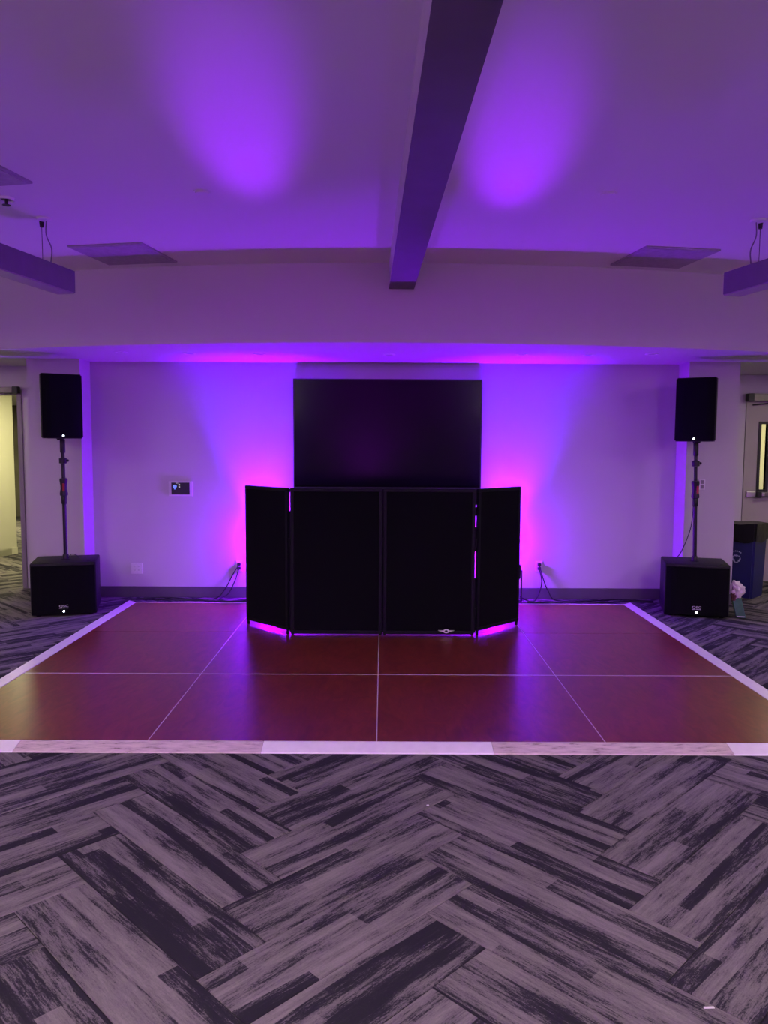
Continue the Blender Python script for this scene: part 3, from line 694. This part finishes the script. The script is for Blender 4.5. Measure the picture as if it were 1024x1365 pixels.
labs = ['first small recessed soffit light from the left', 'second small recessed soffit light from the left', 'recessed soffit light above the left purple glow', 'recessed soffit light above the television', 'recessed soffit light above the right purple glow', 'second small recessed soffit light from the right', 'first small recessed soffit light from the right', 'added unseen recessed light outside the picture near the open doorway', 'added unseen recessed light outside the picture near the closed door']
for (x, y), lab in zip([(-2.41, 7.26), (-1.80, 7.32), (-1.15, 7.34), (0.05, 7.34), (1.27, 7.26), (1.88, 7.28), (2.44, 7.2), (-4.75, 7.7), (4.95, 7.7)], labs):  # last two are added bodies for the unseen fill lamps by the doors
    t = thing('recessed_light', lab, 'recessed light', (x, y, SOFFIT), 0, 'recessed lights in the soffit')
    bm = bmesh.new(); N_ = 24
    ri = [[bm.verts.new((r_ * math.cos(2 * math.pi * i / N_), r_ * math.sin(2 * math.pi * i / N_), z)) for i in range(N_)] for r_, z in ((0.060, 0), (0.058, -0.006), (0.044, -0.007), (0.040, -0.001))]
    for Aa, Bb in zip(ri, ri[1:]):
        for i in range(N_): bm.faces.new((Aa[i], Aa[(i + 1) % N_], Bb[(i + 1) % N_], Bb[i]))
    obj('trim_ring', bm, M['ceiling'], t, True)
    obj('lens', lathe([(0.040, -0.003), (0.040, -0.001)], 20), M['vent'], t)
x, y = unp(-2.20, 4.68)
t = thing('fire_sprinkler', 'dark fire sprinkler with bright white ring at left ceiling edge', 'sprinkler', (x, y, CEIL))
bm = bmesh.new(); N_ = 24
ri = [[bm.verts.new((r_ * math.cos(2 * math.pi * i / N_), r_ * math.sin(2 * math.pi * i / N_), z)) for i in range(N_)] for r_, z in ((0.050, 0), (0.048, -0.012), (0.040, -0.014), (0.036, -0.002))]
for Aa, Bb in zip(ri, ri[1:]):
    for i in range(N_): bm.faces.new((Aa[i], Aa[(i + 1) % N_], Bb[(i + 1) % N_], Bb[i]))
obj('ring', bm, M['ring'], t, True)
obj('recess', lathe([(0.036, -0.006), (0.036, -0.001)], 20), M['dark'], t)
obj('deflector', lathe([(0.010, -0.004), (0.008, -0.035), (0.024, -0.040), (0.025, -0.043)], 16), M['dark'], t, True)

# ------------------------------------------------------------------ recycling bin
bn = thing('recycling_bin', 'blue recycling bin with black liner standing by the closed door at right', 'bin', (3.92, 8.36, 0), R(-44))
def taper(w0, d0, w1, d1, z0, z1, bm=None, bev=0.02):
    bm = bm or bmesh.new()
    a = [bm.verts.new((sx * w0 / 2, sy * d0 / 2, z0)) for sx, sy in ((-1, -1), (1, -1), (1, 1), (-1, 1))]
    b_ = [bm.verts.new((sx * w1 / 2, sy * d1 / 2, z1)) for sx, sy in ((-1, -1), (1, -1), (1, 1), (-1, 1))]
    bm.faces.new(a[::-1]); bm.faces.new(b_)
    for i in range(4): bm.faces.new((a[i], a[(i + 1) % 4], b_[(i + 1) % 4], b_[i]))
    if bev:
        es = [e for e in bm.edges if abs(e.verts[0].co.z - e.verts[1].co.z) > 0.01]
        bmesh.ops.bevel(bm, geom=es, offset=bev, segments=3, affect='EDGES')
    return bm
obj('body', taper(0.27, 0.34, 0.31, 0.385, 0, 0.76), M['blue'], bn, True)
lm = taper(0.322, 0.397, 0.334, 0.410, 0.60, 0.79, bev=0.02)
bmesh.ops.subdivide_edges(lm, edges=list(lm.edges), cuts=5, use_grid_fill=True)
for v in lm.verts:
    h = math.sin(v.co.x * 45 + v.co.z * 30) * math.cos(v.co.y * 38 - v.co.z * 22)
    s_ = 1 + 0.022 * h + random.uniform(-.006, .006); v.co.x *= s_; v.co.y *= s_
    if v.co.z < 0.62: v.co.z += 0.014 * math.sin(v.co.x * 30 + v.co.y * 17)
    if v.co.z > 0.77: v.co.z += 0.008 * math.sin(v.co.x * 20 - v.co.y * 25)
obj('liner', lm, M['liner'], bn, True, label='black plastic liner folded over the rim')
# three chasing arrows on the front end, and a short line of print over them
FM = Matrix.Translation((-0.030, -0.184, 0.415)) @ Matrix.Rotation(R(90 + 1.7), 4, 'X')
bm = bmesh.new()
for k in range(3):
    Rk = FM @ Matrix.Rotation(2 * math.pi * k / 3, 4, 'Z')
    prism([(-0.030, 0.026), (0.000, 0.026), (0.000, 0.019), (0.022, 0.033), (0.000, 0.047), (0.000, 0.040), (-0.022, 0.040)], 0.0035, Rk, bm)
    prism([(-0.030, 0.026), (-0.022, 0.040), (-0.040, 0.020), (-0.044, 0.004), (-0.033, 0.004)], 0.0035, Rk, bm)
for k in range(6):
    a = R(130 - k * 16); cx, cy = 0.068 * math.cos(a), 0.020 + 0.062 * math.sin(a)
    prism([(cx - .005, cy - .006), (cx + .005, cy - .006), (cx + .005, cy + .006), (cx - .005, cy + .006)], 0.0035, FM, bm)
obj('recycling_symbol', bm, M['white'], bn, label='white recycling symbol')

# green carton and crumpled plastic bag beside the right subwoofer
gc = thing('green_carton', 'small green carton standing on carpet between right subwoofer and blue bin', 'carton', (3.372, 7.235, 0), R(-14))
Tm = Matrix.Shear('XZ', 4, (-0.22, 0)) if False else Matrix(((1, 0, -0.24, 0), (0, 1, 0.10, 0), (0, 0, 1, 0), (0, 0, 0, 1)))
bm = bx(-0.042, 0.042, -0.025, 0.025, 0.001, 0.185, 0.004); bm.transform(Tm); obj('box', bm, M['green'], gc)
bm = bx(-0.036, 0.034, -0.0262, -0.0252, 0.010, 0.016); bm.transform(Tm); obj('label_band', bm, M['plate'], gc, label='pale band near the bottom')
pbg = bmesh.new(); bmesh.ops.create_icosphere(pbg, subdivisions=4, radius=1)
from mathutils import noise as mn
for v in pbg.verts:
    p_ = v.co.copy(); d_ = 1 + 0.38 * mn.noise(p_ * 2.3) + 0.22 * abs(mn.noise(p_ * 5.5 + Vector((4, 1, 0)))) + 0.08 * mn.noise(p_ * 12)
    v.co = Vector((p_.x * 0.060, p_.y * 0.045, p_.z * 0.075)) * d_
    if p_.z > 0.4: v.co.x -= (p_.z - 0.4) * 0.05
pb_ = thing('plastic_bag', 'crumpled white plastic bag lying on top of the green carton', 'plastic bag', (3.340, 7.255, 0.262))
obj('crumpled_film', pbg, M['film'], pb_, True)
bm = bmesh.new()
bmesh.ops.create_icosphere(bm, subdivisions=3, radius=1)
for v in bm.verts:
    p_ = v.co.copy(); v.co = Vector((p_.x * 0.026, p_.y * 0.03, p_.z * 0.075)) * (1 + 0.35 * mn.noise(p_ * 3 + Vector((7, 0, 2)))) + Vector((-0.036, 0.0, -0.035))
obj('side_fold', bm, M['pink'], pb_, True, label='reddish printed fold')

# two paper scraps on the carpet
for (x, y, rz, l, w_), lab in (((0.205, 3.345, 0.3, 0.010, 0.009), 'tiny white scrap on the carpet near the dance floor'), ((0.935, 2.095, 0.05, 0.030, 0.007), 'small white paper sliver on the carpet at lower right')):
    bm = bx(-l / 2, l / 2, -w_ / 2, w_ / 2, 0.0, 0.0015)
    for v in bm.verts: v.co.z += 0.003 * (v.co.x / (l / 2)) ** 2
    tag(obj('paper_scrap', bm, M['plate'], loc=(x, y, 0.0003), rot=(0, 0, rz)), lab, 'paper scrap')
